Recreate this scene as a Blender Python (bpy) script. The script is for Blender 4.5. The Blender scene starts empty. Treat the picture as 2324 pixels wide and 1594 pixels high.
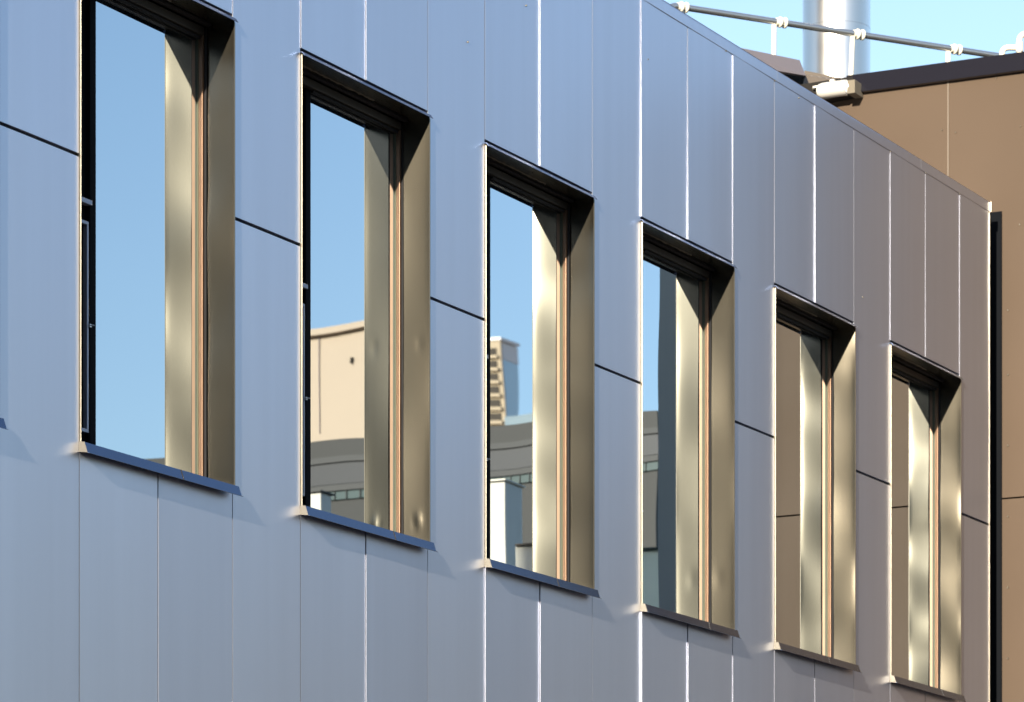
import bpy, bmesh, math, random
from mathutils import Vector, noise

S = bpy.context.scene
COL = S.collection
R = math.radians

# ------------------------------------------------------------------ camera
EYE = 1.6
FPX = 8790.0                      # focal length in pixels of a 2324 px wide picture
TH = math.atan(4532.0 / FPX)      # angle between optical axis and the facade
P = 2.1                           # window spacing along the facade
C0 = 0.10015
AX = Vector((math.cos(TH), math.sin(TH), 0))
RT = Vector((math.sin(TH), -math.cos(TH), 0))
UP = Vector((0, 0, 1))
Z0 = P * math.cos(TH) / C0
CAM = -(AX * Z0 + RT * ((180 - 1162) / FPX * Z0)) + Vector((0, 0, EYE))

def at(u, v, Z):
    return CAM + (AX + RT * ((u - 1162) / FPX) + UP * ((2592 - v) / FPX)) * Z

def on_x(u, v, x):
    d = AX + RT * ((u - 1162) / FPX) + UP * ((2592 - v) / FPX)
    return CAM + d * ((x - CAM.x) / d.x)

cam_d = bpy.data.cameras.new('camera'); cam = bpy.data.objects.new('camera', cam_d)
COL.objects.link(cam); S.camera = cam
cam.location = CAM
cam.rotation_euler = (R(90), 0, TH - R(90))
cam_d.sensor_width = 36; cam_d.lens = 36 * FPX / 2324
cam_d.shift_y = (2592 - 797) / 2324.0
cam_d.clip_end = 6000; cam_d.clip_start = 0.5
cam_d.dof.use_dof = True; cam_d.dof.focus_distance = 21.0; cam_d.dof.aperture_fstop = 7.0

# ------------------------------------------------------------------ sky and sun
L = Vector((5.8, 1.0, -1.82)).normalized()      # direction the light travels
EL = math.asin(-L.z)
W = bpy.data.worlds.new('World'); S.world = W; W.use_nodes = True
nt = W.node_tree; bg = nt.nodes['Background']
sky = nt.nodes.new('ShaderNodeTexSky'); sky.sky_type = 'NISHITA'; sky.sun_disc = False
sky.sun_elevation = EL; sky.sun_rotation = math.atan2(-L.x, -L.y)
sky.altitude = 50; sky.air_density = 1.0; sky.dust_density = 1.8; sky.ozone_density = 1.5
nt.links.new(sky.outputs[0], bg.inputs[0]); bg.inputs[1].default_value = 0.12
sun_d = bpy.data.lights.new('sun', 'SUN'); sun = bpy.data.objects.new('sun', sun_d); COL.objects.link(sun)
sun_d.energy = 5.0; sun_d.angle = R(0.5); sun_d.color = (1.0, 0.88, 0.71)
sun.rotation_euler = L.to_track_quat('-Z', 'Y').to_euler()
S.view_settings.view_transform = 'Standard'; S.view_settings.look = 'None'
S.view_settings.exposure = 1.15; S.view_settings.gamma = 1
S.render.engine = 'CYCLES'
S.cycles.max_bounces = 8; S.cycles.glossy_bounces = 6; S.cycles.transparent_max_bounces = 12

# ------------------------------------------------------------------ materials
def mat(name, col, rough=0.5, metal=0.0, spec=0.5, bump=None, var=None, rvar=None, stretch=(1, 1, 1)):
    """bump = (scale, strength, distance); var = (scale, amount); rvar = (scale, amount)"""
    m = bpy.data.materials.new(name); m.use_nodes = True
    n = m.node_tree.nodes; l = m.node_tree.links; b = n['Principled BSDF']
    b.inputs['Base Color'].default_value = (*col, 1)
    b.inputs['Roughness'].default_value = rough; b.inputs['Metallic'].default_value = metal
    b.inputs['Specular IOR Level'].default_value = spec
    tc = n.new('ShaderNodeTexCoord'); mp = n.new('ShaderNodeMapping')
    mp.inputs['Scale'].default_value = stretch
    l.new(tc.outputs['Object'], mp.inputs[0])
    def nz(scale, det=3):
        t = n.new('ShaderNodeTexNoise'); t.inputs['Scale'].default_value = scale
        t.inputs['Detail'].default_value = det; l.new(mp.outputs[0], t.inputs['Vector']); return t
    if var:
        t = nz(var[0], 4); mr = n.new('ShaderNodeMapRange')
        mr.inputs[1].default_value = .25; mr.inputs[2].default_value = .75
        mr.inputs[3].default_value = 1 - var[1]; mr.inputs[4].default_value = 1 + var[1]
        l.new(t.outputs[0], mr.inputs[0])
        mx = n.new('ShaderNodeVectorMath'); mx.operation = 'SCALE'
        mx.inputs[0].default_value = col; l.new(mr.outputs[0], mx.inputs['Scale'])
        l.new(mx.outputs[0], b.inputs['Base Color'])
    if rvar:
        t = nz(rvar[0], 4); mr = n.new('ShaderNodeMapRange')
        mr.inputs[1].default_value = .3; mr.inputs[2].default_value = .7
        mr.inputs[3].default_value = rough - rvar[1]; mr.inputs[4].default_value = rough + rvar[1]
        l.new(t.outputs[0], mr.inputs[0]); l.new(mr.outputs[0], b.inputs['Roughness'])
    if bump:
        t = nz(bump[0], 2); bp = n.new('ShaderNodeBump')
        bp.inputs['Strength'].default_value = bump[1]; bp.inputs['Distance'].default_value = bump[2]
        l.new(t.outputs[0], bp.inputs['Height']); l.new(bp.outputs[0], b.inputs['Normal'])
    return m

M = {}
M['panel'] = mat('panel_metal', (.50, .53, .625), .38, .90, var=(9, .025), stretch=(1, 1, .04))
M['trim'] = mat('trim_metal', (.19, .175, .145), .33, .9, var=(3, .05), bump=(4, .2, .003))
M['reveal'] = mat('reveal_metal', (.235, .216, .172), .27, 1.0, var=(14, .03), stretch=(1, 1, .05))
M['sill'] = mat('sill_metal', (.095, .125, .195), .17, .95, var=(4, .05), bump=(3, .15, .003))
M['frame'] = mat('frame_bronze', (.22, .142, .095), .38, .8, var=(8, .08))
M['gasket'] = mat('black_rubber', (.012, .012, .014), .7, 0, .3)
M['black'] = mat('vent_black', (.004, .005, .007), .8, 0, .08)
M['sash'] = mat('sash_grey', (.26, .29, .37), .45, .6)
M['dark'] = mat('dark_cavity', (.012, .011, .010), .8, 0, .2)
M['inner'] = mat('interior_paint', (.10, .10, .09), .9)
M['brown'] = mat('brown_cladding', (.084, .060, .042), .6, 0, .15, var=(.8, .05), rvar=(1.5, .05), bump=(.7, .3, .01))
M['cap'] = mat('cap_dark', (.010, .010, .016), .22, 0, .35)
M['mastic'] = mat('old_mastic', (.16, .14, .105), .8)
M['bead'] = mat('bead_mirror_tint', (.055, .06, .032), .5)
M['shade_and_joint'] = mat('frame_shade_and_joint', (.030, .026, .023), .45, .3)  # shade tone for part of the window frame; also the dark sill joint
M['fascia'] = mat('fascia_mauve', (.19, .165, .17), .5, .3)
M['fasciab'] = mat('fascia_tan', (.15, .125, .10), .5, .3)
M['steel'] = mat('flue_steel', (.74, .74, .74), .32, 1.0, rvar=(2, .03))
M['galv'] = mat('galvanised', (.50, .52, .54), .35, .9)
M['cream'] = mat('cream_plastic', (.75, .72, .62), .5)
M['white'] = mat('white_metal', (.55, .54, .50), .35)
M['slate'] = mat('corner_cladding', (.17, .22, .25), .4, .5)
M['creamwall'] = mat('cream_render', (.37, .31, .245), .9, var=(.1, .04))
M['greyroof'] = mat('grey_cladding', (.017, .019, .0195), .6, var=(.1, .05))
M['greylight'] = mat('grey_trim', (.036, .039, .041), .6)
M['bluegrey'] = mat('bluegrey_cladding', (.012, .016, .023), .5)
M['teal'] = mat('teal_glass', (.012, .045, .05), .5)
M['mint'] = mat('mint_panel', (.66, .80, .72), .6)
M['tower'] = mat('tower_render', (.32, .27, .20), .9)
M['towergrey'] = mat('tower_side', (.75, .75, .78), .8)
M['towerglass'] = mat('tower_glass', (.50, .70, .85), .3)
M['farblue'] = mat('far_blue_glazing', (.07, .13, .18), .4)
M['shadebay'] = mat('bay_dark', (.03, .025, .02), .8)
M['ground'] = mat('concrete_paving', (.28, .22, .17), .9, var=(.5, .1))
M['asphalt'] = mat('asphalt', (.055, .055, .058), .9, var=(2, .1))
M['roof'] = mat('roof_membrane', (.20, .20, .20), .9)

def tone(m, a, ra):
    n = m.node_tree.nodes; l = m.node_tree.links; b = n['Principled BSDF']
    oi = n.new('ShaderNodeObjectInfo'); mr = n.new('ShaderNodeMapRange')
    mr.inputs[3].default_value = 1 - a; mr.inputs[4].default_value = 1 + a; l.new(oi.outputs['Random'], mr.inputs[0])
    sc = n.new('ShaderNodeVectorMath'); sc.operation = 'SCALE'
    l.new(b.inputs['Base Color'].links[0].from_socket, sc.inputs[0]); l.new(mr.outputs[0], sc.inputs['Scale'])
    l.new(sc.outputs[0], b.inputs['Base Color'])
    m2 = n.new('ShaderNodeMapRange'); r0 = b.inputs['Roughness'].default_value
    m2.inputs[3].default_value = r0 + ra; m2.inputs[4].default_value = r0 - ra; l.new(oi.outputs['Random'], m2.inputs[0])
    l.new(m2.outputs[0], b.inputs['Roughness'])
tone(M['panel'], .035, .02)

def glass(name='coated_glass', base=.5, sc=1.0):
    m = bpy.data.materials.new(name); m.use_nodes = True
    n = m.node_tree.nodes; l = m.node_tree.links; n.clear()
    o = n.new('ShaderNodeOutputMaterial'); mx = n.new('ShaderNodeMixShader')
    g = n.new('ShaderNodeBsdfGlossy'); g.inputs['Roughness'].default_value = 0.0
    g.inputs['Color'].default_value = (.84, .93, 1.0, 1)
    t = n.new('ShaderNodeBsdfTransparent'); t.inputs['Color'].default_value = (.62, .72, .68, 1)
    f = n.new('ShaderNodeFresnel'); f.inputs['IOR'].default_value = 1.9
    a = n.new('ShaderNodeMath'); a.operation = 'MULTIPLY_ADD'; a.use_clamp = True
    a.inputs[1].default_value = sc; a.inputs[2].default_value = base
    l.new(f.outputs[0], a.inputs[0]); l.new(a.outputs[0], mx.inputs[0])
    l.new(t.outputs[0], mx.inputs[1]); l.new(g.outputs[0], mx.inputs[2]); l.new(mx.outputs[0], o.inputs[0])
    tc = n.new('ShaderNodeTexCoord'); nz = n.new('ShaderNodeTexNoise')
    nz.inputs['Scale'].default_value = 1.1; nz.inputs['Detail'].default_value = 0
    l.new(tc.outputs['Object'], nz.inputs['Vector'])
    bp = n.new('ShaderNodeBump'); bp.inputs['Strength'].default_value = .3; bp.inputs['Distance'].default_value = .0034
    l.new(nz.outputs[0], bp.inputs['Height']); l.new(bp.outputs[0], g.inputs['Normal'])
    return m
M['glass'] = glass()
M['glass2'] = glass('inner_glass', .12, 1.0)

# ------------------------------------------------------------------ mesh helpers
class MB:
    def __init__(s): s.bm = bmesh.new()
    def quad(s, *pts):
        s.bm.faces.new([s.bm.verts.new(p) for p in pts]); return s
    def hexa(s, a, b):                      # two 4-point loops
        va = [s.bm.verts.new(p) for p in a]; vb = [s.bm.verts.new(p) for p in b]
        s.bm.faces.new(va[::-1]); s.bm.faces.new(vb)
        for i in range(4):
            j = (i + 1) % 4; s.bm.faces.new((va[i], va[j], vb[j], vb[i]))
        return s
    def box(s, x0, x1, y0, y1, z0, z1):
        return s.hexa([(x0, y0, z0), (x1, y0, z0), (x1, y1, z0), (x0, y1, z0)],
                      [(x0, y0, z1), (x1, y0, z1), (x1, y1, z1), (x0, y1, z1)])
    def prism_x(s, prof, x0, x1):           # prof: list of (y, z), extruded along x
        a = [s.bm.verts.new((x0, y, z)) for y, z in prof]; b = [s.bm.verts.new((x1, y, z)) for y, z in prof]
        s.bm.faces.new(a); s.bm.faces.new(b[::-1]); n = len(prof)
        for i in range(n):
            j = (i + 1) % n; s.bm.faces.new((a[j], a[i], b[i], b[j]))
        return s
    def prism(s, pts, vec):                 # planar polygon pushed along vec
        vec = Vector(vec); a = [s.bm.verts.new(p) for p in pts]; b = [s.bm.verts.new(Vector(p) + vec) for p in pts]
        s.bm.faces.new(a); s.bm.faces.new(b[::-1]); n = len(pts)
        for i in range(n):
            j = (i + 1) % n; s.bm.faces.new((a[j], a[i], b[i], b[j]))
        return s
    def tube(s, pts, r, n=20, caps=True):
        pts = [Vector(p) for p in pts]; rings = []
        rr = r if isinstance(r, (list, tuple)) else [r] * len(pts)
        ref = None
        for i, p in enumerate(pts):
            d = (pts[min(i + 1, len(pts) - 1)] - pts[max(i - 1, 0)]).normalized()
            if ref is None:
                ref = d.orthogonal().normalized()
            ref = (ref - d * ref.dot(d)).normalized(); w = d.cross(ref)
            rings.append([s.bm.verts.new(p + (ref * math.cos(2 * math.pi * k / n) + w * math.sin(2 * math.pi * k / n)) * rr[i]) for k in range(n)])
        for a, b in zip(rings, rings[1:]):
            for k in range(n):
                f = s.bm.faces.new((a[k], a[(k + 1) % n], b[(k + 1) % n], b[k])); f.smooth = True
        if caps:
            s.bm.faces.new([s.bm.verts.new(v.co) for v in rings[0][::-1]]); s.bm.faces.new([s.bm.verts.new(v.co) for v in rings[-1]])
        return s
    def build(s, name, m, parent=None, bevel=0, smooth=False):
        bmesh.ops.recalc_face_normals(s.bm, faces=s.bm.faces)
        if bevel:
            bmesh.ops.bevel(s.bm, geom=list(s.bm.edges), offset=bevel, segments=2, affect='EDGES', profile=.6)
        me = bpy.data.meshes.new(name); s.bm.to_mesh(me); s.bm.free()
        if smooth:
            for p in me.polygons: p.use_smooth = True
        me.materials.append(m if not isinstance(m, str) else M[m])
        o = bpy.data.objects.new(name, me); COL.objects.link(o)
        if parent:
            o.parent = parent
            lo = Vector((0, 0, 0)); q = parent
            while q: lo += q.location; q = q.parent
            o.matrix_parent_inverse = __import__('mathutils').Matrix.Translation(-lo)
        return o

def tag(o, label=None, cat=None, group=None, kind=None):
    for k, v in (('label', label), ('category', cat), ('group', group), ('kind', kind)):
        if v: o[k] = v
    return o
def thing(name, loc, label, cat, group=None):
    o = bpy.data.objects.new(name, None); COL.objects.link(o); o.location = loc
    return tag(o, label, cat, group)

# ------------------------------------------------------------------ ground
g = MB().quad((-600, -900, 0), (1500, -900, 0), (1500, 900, 0), (-600, 900, 0)).build('ground', 'ground'); tag(g, kind='structure')
g = MB().quad((-300, -14, .004), (400, -14, .004), (400, -5, .004), (-300, -5, .004)).build('road', 'asphalt'); tag(g, kind='structure')

# ------------------------------------------------------------------ the metal-clad building
ZS, ZT, ZJ, ZR = 3.367 + EYE, 5.769 + EYE, 4.748 + EYE, 7.231 + EYE   # sill, head, pier joint, roof edge
WW = 1.408                     # window opening width
XE = 12.54                     # end of the facade
ZC = ZR - .075                 # underside of the coping face
YG = .195                      # glass plane
fac = thing('office_building', (0, 0, 0), 'building clad in large smooth blue grey metal panels with a row of tall deep windows', 'building')

# panel layout: each seam has how far the panel on its right stands proud, at its top and at its bottom
# keys in thirds of P
up_step = {-3: (0, 0), -2: (.004, .004), -1: (0, 0), 0: (.004, .004), 1: (.006, .006), 2: (.006, .005), 3: (.010, .009), 4: (.008, .010), 5: (.001, 0),
           6: (0, 0), 7: (.010, .012), 8: (.001, .002), 9: (.008, .014), 10: (.0015, .012), 11: (.008, .003), 12: (.002, .002),
           13: (.008, .012), 14: (.0015, .0005), 15: (.005, .006), 16: (.002, .005), 17: (.005, .004)}
lo_step = {-3: (0, 0), -2: (.004, .004), -1: (0, 0), 0: (0, 0), 1: (.005, .004), 2: (.005, .006), 3: (0, 0), 4: (.009, .010), 5: (.001, .001),
           6: (.011, .012), 7: (.012, .011), 8: (.001, .001), 9: (.018, .018), 10: (.012, .012), 11: (.019, .020), 12: (.004, .004),
           13: (.003, .003), 14: (.0005, .0005), 15: (.001, .001), 16: (.003, .003), 17: (.002, .002)}
GAP = .007
rng = random.Random(5)
def panel(x0, x1, z0, z1, st, seed, curl=False):
    """folded tray: slightly bowed front sheet with returns to the back"""
    nx, nz_ = (40 if curl else 8), max(6, int((z1 - z0) / (.08 if curl else .25)))
    b = MB(); bm = b.bm; grid = []
    bow = rng.uniform(-.0012, .0022); tw = rng.uniform(-.0006, .0006)
    for j in range(nz_ + 1):
        f = j / nz_; row = []
        for i in range(nx + 1):
            s = i / nx
            step = (st[1] * (1 - f) + st[0] * f) * (.36 if z0 > 5 else .40)
            y = -step * (1 - s) ** 1.3 - bow * 4 * s * (1 - s) - .0010 * noise.noise(Vector((x0 * 3 + s * 2, seed * 7.3, f * (z1 - z0) * 1.2))) * (4 * s * (1 - s)) ** .5 + tw * (f - .5)
            if curl:            # the free edge is sprung outwards
                zz = z0 + (z1 - z0) * f
                y -= (.0010 + .0022 * math.exp(-((zz - 7.15) / .42) ** 2) + .001 * noise.noise(Vector((zz * 2, 5, 1)))) * math.exp(-(1 - s) * (x1 - x0) / (.030 + .03 * math.exp(-((zz - 7.1) / .35) ** 2)))
            row.append(bm.verts.new((x0 + (x1 - x0) * s, y, z0 + (z1 - z0) * f)))
        grid.append(row)
    for j in range(nz_):
        for i in range(nx):
            bm.faces.new((grid[j][i], grid[j][i + 1], grid[j + 1][i + 1], grid[j + 1][i])).smooth = True
    edge = [grid[0][i] for i in range(nx + 1)] + [grid[j][nx] for j in range(1, nz_ + 1)] + \
           [grid[nz_][i] for i in range(nx - 1, -1, -1)] + [grid[j][0] for j in range(nz_ - 1, 0, -1)]
    fr = [bm.verts.new(v.co) for v in edge]; bk = [bm.verts.new((v.co.x, .03, v.co.z)) for v in edge]
    n = len(edge)
    for k in range(n):
        bm.faces.new((fr[k], bk[k], bk[(k + 1) % n], fr[(k + 1) % n]))
    me_o = b.build('wall_panel', 'panel', fac)
    return me_o
T = P / 3
for k in range(-3, 18):
    x0 = k * T + GAP / 2; x1 = min((k + 1) * T - GAP / 2, XE)
    w, r = divmod(k, 3)
    if r == 0: x1 = w * P + T - GAP / 2
    if r == 1: x1 = w * P + WW + .0
    if r == 2: x0 = w * P + WW + .005
    if r == 2:                      # pier: joint at mid height
        panel(x0, x1, ZJ + .009, ZC + .01, up_step[k], k, k == 17)
        panel(x0, x1, .3, ZJ - .009, (0, lo_step[k][1]), k + 50, k == 17)
    else:
        panel(x0, x1, ZT + .024, ZC + .01, up_step[k], k)
        panel(x0, x1, .3, ZS - .03, lo_step[k], k + 50)
# substrate behind the panels
b = MB()
b.box(-P, XE - .01, .032, .18, 0, ZS - .03); b.box(-P, XE - .01, .032, .18, ZT + .03, ZR - .02)
b.box(-P - .7, -P - .006, -.002, .18, 0, ZR - .02)
for w in range(-1, 6):
    b.box(w * P + WW + .018, min((w + 1) * P - .006, XE - .01), .032, .30, ZS - .029, ZT + .029)
b.build('backing_wall', 'dark', fac)
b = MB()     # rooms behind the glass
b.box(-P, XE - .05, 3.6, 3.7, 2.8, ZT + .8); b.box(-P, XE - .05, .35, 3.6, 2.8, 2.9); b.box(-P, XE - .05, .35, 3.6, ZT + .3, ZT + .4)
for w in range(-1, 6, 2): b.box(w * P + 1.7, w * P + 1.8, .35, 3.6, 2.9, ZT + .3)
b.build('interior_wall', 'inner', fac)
b = MB(); b.box(-P - .7, XE - .02, .10, 9, ZR - .5, ZR - .35); b.box(-P - .7, XE - .02, 8.8, 9, 0, ZR - .5); b.box(-P - .7, -P - .5, .19, 8.8, 0, ZR - .5)
b.build('roof', 'roof', fac)
# coping along the roof edge
prof = [(-.0035, ZC), (-.0045, ZC + .002), (-.0045, ZR - .012), (-.002, ZR - .003), (-.004, ZR), (.35, ZR - .02), (.35, ZR - .06), (.02, ZR - .045), (.02, ZC)]
for xa, xb in ((-P - .7, 2.447), (2.45, 5.447), (5.45, 8.447), (8.45, 11.1), (11.103, XE + .012)):
    c = MB().prism_x(prof, xa, xb).build('coping', 'panel', fac)
MB().box(XE + .013, XE + .020, -.016, .05, ZC - .004, ZR + .003).build('coping_end_cap', 'trim', fac, bevel=.003)
# vertical closing trim at the right end of the facade, and the channel beside it
b = MB(); b.box(XE + .003, XE + .007, -.007, .030, .3, ZC - .006); b.box(XE + .0075, XE + .040, .012, .030, .3, ZC - .02); b.box(XE + .0405, XE + .045, .001, .030, .3, ZC - .02)
b.build('corner_trim', 'trim', fac, bevel=.0015)

# blind rivets glinting below the coping and on the sheets
for x, z in ((4 * P + .004, ZC - .004), (5 * P + .004, ZC - .004), (17 * T + .004, ZC - .004), (16 * T + .004, ZC - .003), (3.62 * P, ZC - .003), (4.2 * P, ZC - .02), (1.9 * P, 7.9), (3.05 * P, 8.4), (4.75 * P, 7.6), (2.25 * P, 8.3)):
    MB().tube([(x, .001, z), (x, -.0045, z), (x, -.0065, z)], [.0055, .0055, .003], 10).build('rivet', 'trim', fac)

# ------------------------------------------------------------------ windows
def window(w):
    X = w * P; sd = w * 13.7 + 40
    # frame: the part; everything else hangs below it
    b = MB()
    xr = X + WW - .006
    b.box(xr - .022, xr, .163, YG + .03, ZS + .012, ZT - .03)         # right stile
    win = b.build('window', 'frame', fac, bevel=.0012)
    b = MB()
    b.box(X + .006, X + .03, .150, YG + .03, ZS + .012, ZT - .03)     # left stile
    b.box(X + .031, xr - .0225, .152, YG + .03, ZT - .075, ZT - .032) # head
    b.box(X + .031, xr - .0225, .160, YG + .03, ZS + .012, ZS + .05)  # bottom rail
    b.build('shaded_frame', 'shade_and_joint', win, bevel=.003)  # shade on these frame members is put into their dark colour
    MB().box(xr - .0248, xr - .0225, .185, .1945, ZS + .052, ZT - .077).build('tinted_bead', 'bead', win)  # olive paints in the greenish tint of the mirrored frame
    # stepped head beads
    b = MB()
    b.box(X + .008, xr, .120, .149, ZT - .026, ZT - .012); b.box(X + .429, xr - .024, .170, YG - .004, ZT - .090, ZT - .077)
    b.build('head_bead', 'gasket', win, bevel=.002)
    b = MB()
    b.box(xr - .004, xr + .005, .1505, .1625, ZS + .012, ZT - .03)
    pts = []
    b.build('gasket', 'gasket', win)
    # ragged sealant bead down the right frame
    r2 = random.Random(sd)
    n = 60; pts = [(xr - .003 + r2.uniform(-.001, .001), .158 + r2.uniform(-.0015, .0015), ZS + .02 + (ZT - ZS - .06) * i / n) for i in range(n + 1)]
    MB().tube(pts, [.0028 + r2.uniform(-.0012, .0014) for _ in pts], 6).build('sealant', 'gasket', win)
    # mullion and black vent with its transom and sash
    MB().box(X + .375, X + .427, .186, YG + .04, ZS + .051, ZT - .076).build('mullion', 'black', win, bevel=.002)
    b = MB(); b.box(X + .031, X + .374, .215, .23, ZS + .051, ZT - .076); b.build('vent_panel', 'black', win)
    MB().box(X + .031, X + .374, .172, .21, 4.617 + EYE - .012, 4.617 + EYE + .012).build('transom', 'sash', win, bevel=.002)
    z0, z1 = 3.485 + EYE, 4.522 + EYE; xs, xe = X + .05, X + .356
    b = MB(); b.box(xs, xe, .182, .206, z1 - .016, z1); b.box(xs, xe, .182, .206, z0, z0 + .016)
    b.box(xs, xs + .014, .182, .206, z0 + .017, z1 - .017); b.box(xe - .014, xe, .182, .206, z0 + .017, z1 - .017)
    b.build('vent_sash', 'sash', win, bevel=.001)
    b = MB(); b.box(xe - .003, xe + .012, .172, .181, 4.005 + EYE, 4.020 + EYE); b.tube([(xe + .004, .172, 4.013 + EYE), (xe + .004, .160, 4.013 + EYE), (xe + .012, .158, 4.013 + EYE)], .003, 8)
    b.build('latch', 'galv', win)
    # pane
    b = MB(); b.box(X + .428, xr - .0225, YG, YG + .006, ZS + .05, ZT - .076)
    pane = b.build('glass_pane', 'glass', win)
    MB().box(X + .428, xr - .0225, YG + .022, YG + .028, ZS + .052, ZT - .078).build('inner_pane', 'glass2', win)
    # right reveal: sheet metal with oil-canning
    ny, nz_ = 10, 90; b = MB(); bm = b.bm; grid = []
    tilt = [0, .02, -.075, .0, -.03, -.06, -.06][w + 1]
    amp = [.005, .012, .008, .013, .010, .014, .016][w + 1]; zf = [1.6, 2.0, 1.2, 2.7, 1.8, 2.4, 3.0][w + 1]
    dents = {1: [(.055, ZS + .13, .024, -.0055), (.078, ZS + .11, .016, .0028), (.05, ZS + 1.12, .03, .0012)], 3: [(.1, ZS + .35, .05, .0015)]}.get(w, [])
    for j in range(nz_ + 1):
        z = ZS - .03 + (ZT - ZS + .03) * j / nz_; row = []
        for i in range(ny + 1):
            y = -.012 + (.158) * i / ny
            s = i / ny
            d = amp * (noise.noise(Vector((sd, y * 2.2 + z * .25, z * zf))) + .08 * noise.noise(Vector((sd + 9, y * 4 + 3, z * zf * 2.1)))) * (.12 + .88 * s ** .5) - .0015 * s - .0011 * math.exp(-(y + .012) / .022) + tilt * y
            for (dy, dz, rad, am) in dents:
                d += am * math.exp(-((y - dy) ** 2 + ((z - dz) * .55) ** 2) / rad ** 2 * 2)
            row.append(bm.verts.new((X + WW - .001 + d, y, z)))
        grid.append(row)
    for j in range(nz_):
        for i in range(ny):
            bm.faces.new((grid[j][i], grid[j][i + 1], grid[j + 1][i + 1], grid[j + 1][i])).smooth = True
    fr = [r_[0] for r_ in grid]; bk = [bm.verts.new((X + WW + .004, v.co.y, v.co.z)) for v in fr]; bk2 = [bm.verts.new((X + WW + .004, -.0005, v.co.z)) for v in fr]
    fr2 = [bm.verts.new(v.co) for v in fr]
    for j in range(nz_):
        bm.faces.new((fr2[j], fr2[j + 1], bk[j + 1], bk[j])); bm.faces.new((bk[j], bk[j + 1], bk2[j + 1], bk2[j]))
    b.build('reveal', 'reveal', win)
    MB().box(X + WW - .0035, X + WW + .0035, -.0165, -.0128, ZS, ZT - .0225).build('edge_trim', 'trim', win)
    # ragged bead of sealant along the soffit, and a fixing
    n = 40; pts = [(X + .02 + .95 * i / n, .098 + r2.uniform(-.003, .003), ZT - .012 + r2.uniform(-.001, .001)) for i in range(n + 1)]
    MB().tube(pts, [.0045 + r2.uniform(-.002, .0025) for _ in pts], 6).build('soffit_sealant', 'mastic', win)
    MB().tube([(X + .70, .045, ZT - .0095), (X + .70, .045, ZT - .0125)], .005, 10).build('screw', 'gasket', win)
    # left jamb lining standing proud of the facade
    b = MB(); b.box(X + .0, X + .003, -(.013 if w == 3 else .010), .149, ZS - .02, ZT - .0125)
    b.build('jamb', 'trim', win, bevel=.0012)
    # soffit lining and drip flashing at the head
    b = MB(); b.box(X + .007, X + WW - .002, -.004, .119, ZT - .010, ZT - .004)
    b.build('soffit', 'reveal', win)
    b = MB()
    pr = [(.02, ZT + .001), (-.014, ZT + .001), (-.028, ZT - .020), (-.0265, ZT - .0215), (-.0115, ZT - .0015), (.02, ZT - .0015)]
    b.prism_x(pr, X - .004, X + WW + .016)
    b.build('drip_flashing', 'sill', win)
    # sill
    b = MB()
    pr = [(.149, ZS + .010), (-.033, ZS - .002), (-.050, ZS - .052), (-.060, ZS - .055), (-.060, ZS - .057), (-.048, ZS - .0545), (-.031, ZS - .006), (.03, ZS - .006), (.149, ZS + .004)]
    b.prism_x(pr, X - .004, X + WW + .012)
    s = b.build('sill', 'sill', win)
    # folded end cap of the sill, catching the sun
    b = MB()
    b.prism_x([(-.0005, ZS + .002), (-.034, ZS - .001), (-.0515, ZS - .0535), (-.0005, ZS - .047)], X - .007, X - .0045)
    b.build('sill_end_cap', 'trim', win)
    # lap joint on the sill
    xj = X + (.86 if w % 2 == 0 else .95)
    b = MB(); b.prism_x([(-.0338, ZS - .0015), (-.0352, ZS - .0012), (-.0522, ZS - .0525), (-.0508, ZS - .0530)], xj, xj + .006)
    b.build('sill_joint', 'shade_and_joint', win)
    return win
for w in range(-1, 6): window(w)

# ------------------------------------------------------------------ brown building
XB = 12.85
bb = thing('brown_building', (XB, 0, 0), 'brown metal clad building with dark roof edge standing at the end of the panelled facade', 'building')
ZB = 8.43 + EYE
ycor = on_x(1925, 173, XB).y            # roof edge corner
zseam = on_x(2290, 1131, XB).z
yv = on_x(2152, 300, XB).y
YE = -2.55
b = MB(); b.box(XB + .03, XB + 14, YE + .02, 9, 0, ZB - .15); b.build('core_wall', 'dark', bb)
ys = [9, 7.2, 5.4, 3.6, 1.9, yv, -.78, YE + .62]
for y1, y0 in zip(ys, ys[1:]):
    for z0, z1 in ((.2, zseam - 2.4), (zseam - 2.4, zseam), (zseam, ZB - .1)):
        MB().box(XB, XB + .028, y0 + .006, y1 - .006, z0 + .006, z1 - .006).build('wall_panel', 'brown', bb, bevel=.001)
MB().box(XB - .003, XB + .6, YE, YE + .615, .2, ZB - .1).build('corner_column', 'slate', bb, bevel=.004)
MB().box(XB - .004, XB + .02, yv - .0055, yv + .0055, .2, ZB - .12).build('joint_strip', 'fasciab', bb)
MB().box(XB - .014, XB - .004, .002, .45, .3, ZR - .01).build('gap_shade', 'black', bb)  # black strip standing in for the shade inside the gap
# dark roof edge
zt = ZB; zb = on_x(1925, 212, XB - .05).z
b = MB(); b.prism([(XB - .035, YE - .05, zt), (XB - .05, YE - .05, zb), (XB - .001, YE - .05, zb - .006), (XB + .4, YE - .05, zt - .01)], (0, ycor - YE + .05, 0))
b.build('parapet_cap', 'cap', bb, bevel=.002)
for (u, v) in ((2138, 296), (2169, 301), (2392, 287), (2390, 510), (2261, 178), (2378, 150)):
    p = on_x(u / 1.0327 if u > 2324 else u, v, XB); 
    MB().tube([(XB + .002, p.y, p.z), (XB - .006, p.y, p.z)], [.007, .005], 10).build('rivet', 'trim', bb)
for z in (8.05, 7.55, 7.0, 6.45, 5.9, 5.35):
    MB().tube([(XB + .002, -.045, z), (XB - .007, -.045, z)], [.008, .006], 10).build('rivet', 'trim', bb)

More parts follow.
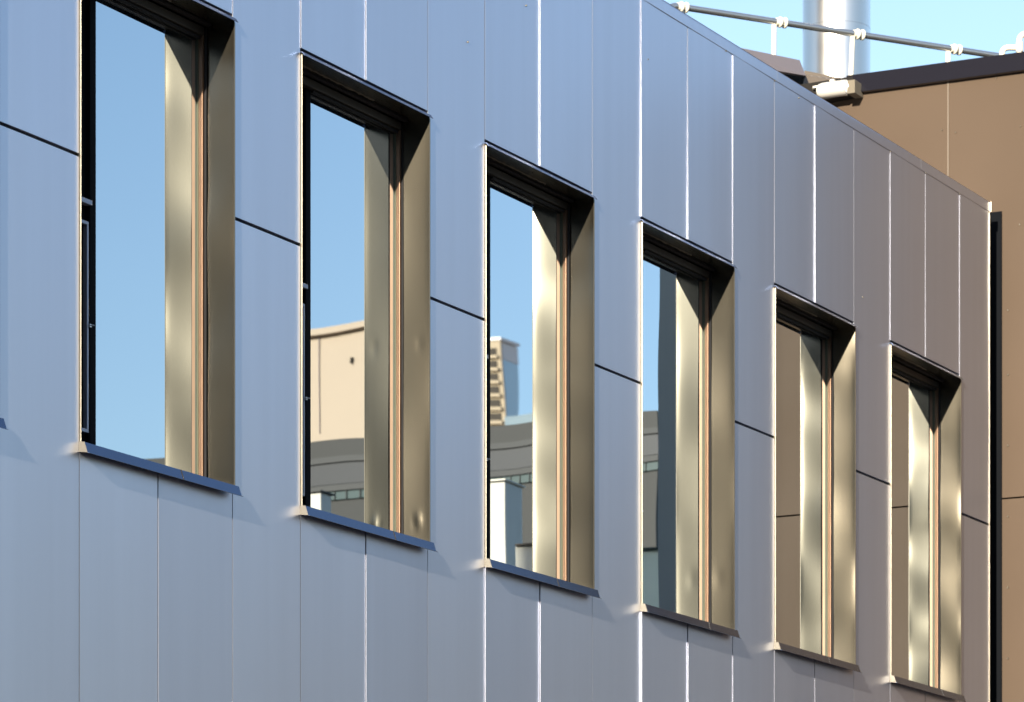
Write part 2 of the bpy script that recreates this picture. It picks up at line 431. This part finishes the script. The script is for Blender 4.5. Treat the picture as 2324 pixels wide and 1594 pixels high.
# overhanging roof beyond the corner: mauve fascia, tan fascia and their dark underside
oh = thing('roof_canopy', at(1850, 180, 31), 'mauve brown folded metal roof edge with dark soffit below the flue', 'roof edge')
ZA = 29.4
def poly(pts, Z, off, name, m, bev=.003):
    ps = [at(u, v, z) for (u, v), z in zip(pts, Z)]
    return MB().prism(ps, off).build(name, m, oh, bevel=bev)
poly([(1600, 92), (1815, 136.5), (1829, 172), (1600, 133)], [30.6, 31.1, 30.8, 30.3], AX * .05, 'fascia', 'fascia')
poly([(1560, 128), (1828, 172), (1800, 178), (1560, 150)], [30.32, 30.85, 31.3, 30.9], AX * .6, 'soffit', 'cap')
poly([(1806, 166), (1925, 184), (1925, 173), (1926, 186), (1800, 200)][:2] + [(1925, 187), (1806, 200)], [31.3, 31.4, 31.3, 31.2], AX * .05, 'inner_fascia', 'fasciab')
poly([(1826, 160), (1928, 181), (1946, 186), (1826, 200)], [31.6, 31.7, 31.7, 31.6], AX * .05, 'rear_fascia', 'fasciab')
poly([(1790, 196), (1936, 173), (1940, 214), (1790, 240)], [30.75, 30.55, 30.5, 30.7], AX * .25, 'eaves_shade', 'dark')  # dark sheet standing in for the overhang's shade on the wall
poly([(1845, 196), (1925, 183), (1925, 187), (1845, 200)], [30.6, 30.5, 30.5, 30.6], AX * .1, 'gutter_edge', 'cream', .001)

# floodlight on the corner
fl = thing('floodlight', at(1925, 200, 30.3), 'white rounded floodlight on a grey bracket at the brown roof corner', 'light')
a0, a1 = on_x(1858, 208, XB - .13), on_x(1922, 199, XB - .13)
n = 14; pts = [a0.lerp(a1, i / n) for i in range(n + 1)]
rr = [.046 + .016 * min(1, math.sin(math.pi / 2 * min(1, i / 3 + .15))) for i in range(n + 1)]
MB().tube(pts, rr, 24).build('lamp_housing', 'white', fl)
d = (a1 - a0).normalized()
MB().tube([a1 + d * .001, a1 + d * .035], .052, 20).build('lamp_back', 'towergrey', fl)
q = on_x(1936, 201, XB - .13)
MB().box(q.x - .05, XB - .004, q.y - .035, q.y + .03, q.z - .05, q.z + .055).build('wall_bracket', 'mastic', fl, bevel=.004)
q = on_x(1889, 190, XB - .12)
MB().box(q.x - .01, XB + .1, q.y - .018, q.y + .018, q.z - .02, q.z + .03).build('bracket_arm', 'cream', fl)

# ------------------------------------------------------------------ roof railing
ra = at(2255, 126, 33.0)
phi = math.atan2(-math.sin(R(35.4)), math.cos(R(35.4)))
DR = Vector((math.cos(phi), math.sin(phi), 0))
def rail_at(u):
    k = (u - 1162) / FPX; rel = ra - CAM
    # (rel + s*DR).RT = k*(rel + s*DR).AX
    s = (k * rel.dot(AX) - rel.dot(RT)) / (DR.dot(RT) - k * DR.dot(AX))
    return ra + DR * s
rl = thing('roof_railing', rail_at(1900) - Vector((0, 0, .9)), 'grey pipe roof railing with cream posts and clamp rings crossing in front of the flue', 'railing')
p0 = rail_at(1545); p1 = rail_at(2420)
MB().tube([p0 + Vector((-.25, .1, -.55)), p0 + Vector((-.22, .09, -.2)), p0 + Vector((-.16, .07, -.05)), p0 + Vector((-.06, .03, -.005)), p0, p1], .026, 20).build('rail', 'galv', rl)
for u in (1757, 1935, 2152, 2390):
    p = rail_at(u)
    if u == 1935: foot = p + Vector((0, 0, -.75)) - RT * .03
    else: foot = p + Vector((0, 0, -.75)) - RT * .01
    MB().tube([foot, p - Vector((0, 0, .028))], .021, 16).build('post', 'cream', rl)
for u in (1552, 1776, 1952, 2172):
    for du in (-6, 5):
        p = rail_at(u + du)
        MB().tube([p - DR * .010, p - DR * .008, p + DR * .008, p + DR * .010], [.030, .044, .044, .030], 20).build('clamp_ring', 'cream', rl)
    p = rail_at(u - 12); MB().tube([p - DR * .012, p + DR * .03], .032, 20).build('clamp_sleeve', 'cream', rl)

# ------------------------------------------------------------------ flue
fc = at(1898.5, 168, 36.5); rad = 153 / 2 / FPX * 36.5
fb = Vector((fc.x, fc.y, ZB - .3))
fu = thing('flue_stack', fb, 'tall shiny stainless steel flue rising behind the roof railing', 'chimney')
MB().tube([fb, fb + Vector((0, 0, 1.55))], rad, 64).build('lower_section', 'steel', fu)
MB().tube([fb + Vector((0, 0, 1.553)), fb + Vector((0, 0, 6))], rad * .999, 64).build('upper_section', 'steel', fu)
zs = (at(1898, 70, 36.5)).z - fb.z
MB().tube([fb + Vector((0, 0, zs)), fb + Vector((0, 0, zs + .006))], rad * 1.003, 64).build('seam', 'galv', fu)
MB().tube([fb + Vector((0, 0, 1.54)), fb + Vector((0, 0, 1.565))], rad * 1.004, 64).build('band', 'steel', fu)

# conduit with elbows, far right above the cap
cd = thing('conduit_pipe', at(2290, 130, 30.6), 'cream bent conduit pipes sticking up over the dark roof edge', 'pipe')
def bend(a, b, c, r=.05, n=6):
    a, b, c = Vector(a), Vector(b), Vector(c); i = b + (a - b).normalized() * r; o = b + (c - b).normalized() * r
    return [a] + [(i.lerp(b, t / n)).lerp(b.lerp(o, t / n), t / n) for t in range(n + 1)] + [c]
Zc = 30.8
MB().tube(bend(at(2274, 160, Zc), at(2274, 108, Zc), at(2316, 109, Zc), .06), .023, 16).build('low_pipe', 'cream', cd)
MB().tube(bend(at(2315, 160, Zc - .1), at(2313, 78, Zc - .1), at(2345, 76, Zc - .1), .06), .023, 16).build('high_pipe', 'cream', cd)
MB().tube([at(2314, 118, Zc - .1), at(2314, 96, Zc - .1)], .030, 16).build('pipe_collar', 'white', cd)

# ------------------------------------------------------------------ buildings on the far side, seen in the glass
def mir(u, v, Z):
    p = at(u, v, Z); return Vector((p.x, 2 * YG - p.y, p.z))
ZTW = 600
def wallbox(b, u0, u1, v0, v1, Z, dx=0.0, depth=10, z0=None):
    ur = {62: 1140, ZTW: 1140, 115: 760}.get(Z, (u0 + u1) / 2)
    """box whose -x face fills that stretch of the mirrored view"""
    a = mir(ur, v0, Z); X = a.x + dx
    def yy(u):
        d = AX + RT * ((u - 1162) / FPX); return 2 * YG - (CAM.y + d.y * (X - CAM.x) / d.x)
    d0 = AX + RT * ((ur - 1162) / FPX); zz = lambda v: EYE + (2592 - v) / FPX * ((X - CAM.x) / d0.x)
    ya, yb = sorted((yy(u0), yy(u1))); za, zb_ = sorted((zz(v0) if True else 0, zz(v1) if z0 is None else z0))
    return b.box(X, X + depth, ya, yb, za, zb_)
gb = thing('warehouse', mir(900, 2592, 62), 'long low dark grey building with a teal window band across the yard', 'building')
b = MB(); wallbox(b, -200, 1497, 965, 0, 62, 0, 25, 0); b.build('wall', 'greyroof', gb)
b = MB(); wallbox(b, -200, 1497, 1003, 1016, 62, -.08, .1); b.build('ledge', 'greylight', gb)
b = MB(); wallbox(b, -200, 1497, 1017, 1064, 62, -.04, .06); b.build('cladding_band', 'bluegrey', gb)
b = MB(); wallbox(b, -200, 1497, 1065, 1078, 62, -.08, .1); b.build('lower_ledge', 'greylight', gb)
b = MB(); wallbox(b, 640, 1497, 1079, 1098, 62, -.04, .06); b.build('window_band', 'teal', gb)
for u in range(660, 1490, 26):
    b = MB(); wallbox(b, u, u + 1.2, 1079, 1098, 62, -.07, .02); b.build('window_post', 'greylight', gb)
cb = thing('rendered_block', mir(760, 2592, 115), 'plain cream rendered block rising behind the long grey building', 'building')
b = MB(); wallbox(b, 600, 860, 752, 0, 115, 0, 4, 0); b.build('wall', 'creamwall', cb)
b = MB(); wallbox(b, 598, 862, 738, 752, 115, -.25, 4.4); b.build('parapet', 'creamwall', cb)
b = MB(); wallbox(b, 728, 729.2, 756, 985, 115, -.06, .1); b.build('downpipe', 'fascia', cb)
b = MB(); wallbox(b, 800, 803, 815, 828, 115, -.12, .1); b.build('wall_vent', 'shadebay', cb)
ZTW = 600
tw = thing('balcony_tower', mir(1140, 2592, ZTW), 'pale tower block with stacked balconies in the distance', 'tower')
b = MB(); wallbox(b, 1085, 1141, 772, 0, ZTW, 0, .3, 0); b.build('wall', 'tower', tw)
b = MB(); wallbox(b, 1085, 1140.7, 816, 0, ZTW, .35, 4.4, 0); b.build('side_wall', 'towerglass', tw)
b = MB(); wallbox(b, 1085, 1140.8, 776, 815, ZTW, .35, 4.6); b.build('crown', 'towergrey', tw)
b = MB(); wallbox(b, 1095, 1141.3, 765, 771.5, ZTW, -.3, 5.2); b.build('parapet', 'towergrey', tw)
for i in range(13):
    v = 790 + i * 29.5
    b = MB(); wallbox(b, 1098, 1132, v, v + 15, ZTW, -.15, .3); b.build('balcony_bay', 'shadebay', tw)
    b = MB(); wallbox(b, 1096, 1133, v + 15.5, v + 23, ZTW, -.6, .8); b.build('balcony', 'tower', tw)
hb = thing('glass_office', mir(1180, 2592, 300), 'low blue glazed office far beyond the yard', 'building')
b = MB(); wallbox(b, 1139, 1300, 938, 0, 300, 0, 20, 0); b.build('wall', 'farblue', hb)
# unseen blocks added behind the camera, keeping low western sky off the reveals
for i, (x, y0, y1, h, lab) in enumerate(((-95, -250, -23.5, 40, 'long unseen sky blocker added behind the photographer, on the street side'), (-32, -21.5, -11.5, 28, 'narrow unseen sky blocker added closest behind the photographer'), (-120, -40, -8, 34, 'low unseen sky blocker added in the gap between the long and the tall one'), (-95, -13.5, 120, 92, 'wide tall unseen sky blocker added far behind, on the facade side'))):
    t = thing('sky_blocker', (x, (y0 + y1) / 2, 0), lab, 'building')
    MB().box(x - 12, x, y0, y1, 0, h).build('wall', 'shadebay', t)
    MB().box(x - 12.2, x + .2, y0 - .2, y1 + .2, h, h + .4).build('roof', 'roof', t)
# small things before the long building
def cabin(name, label, cat, u0, u1, v0, Z, m, m2, dep=1.2):
    t = thing(name, mir((u0 + u1) / 2, 2592, Z), label, cat)
    b = MB(); wallbox(b, u0, u1, v0, 0, Z, 0, dep, 0); b.build('body', m, t, bevel=.03)
    b = MB(); wallbox(b, u0 - 1, u1 + 1, v0 - 4, v0, Z, -.05, dep + .1); b.build('roof', m2, t, bevel=.02)
cabin('storage_container', 'white steel container standing on end before the grey building', 'container', 1085, 1141, 1090, 50, 'white', 'cream', .6)
cabin('site_cabin', 'mint and white site cabin near the brown building', 'cabin', 1440, 1520, 1245, 46, 'mint', 'teal')
cabin('white_cabinet', 'small white equipment cabinet by the long grey building', 'cabinet', 690, 732, 1115, 52, 'white', 'greylight', .3)
cabin('yellow_kiosk', 'sand yellow kiosk with a pale door', 'kiosk', 1166, 1240, 1235, 48, 'cream', 'fasciab')
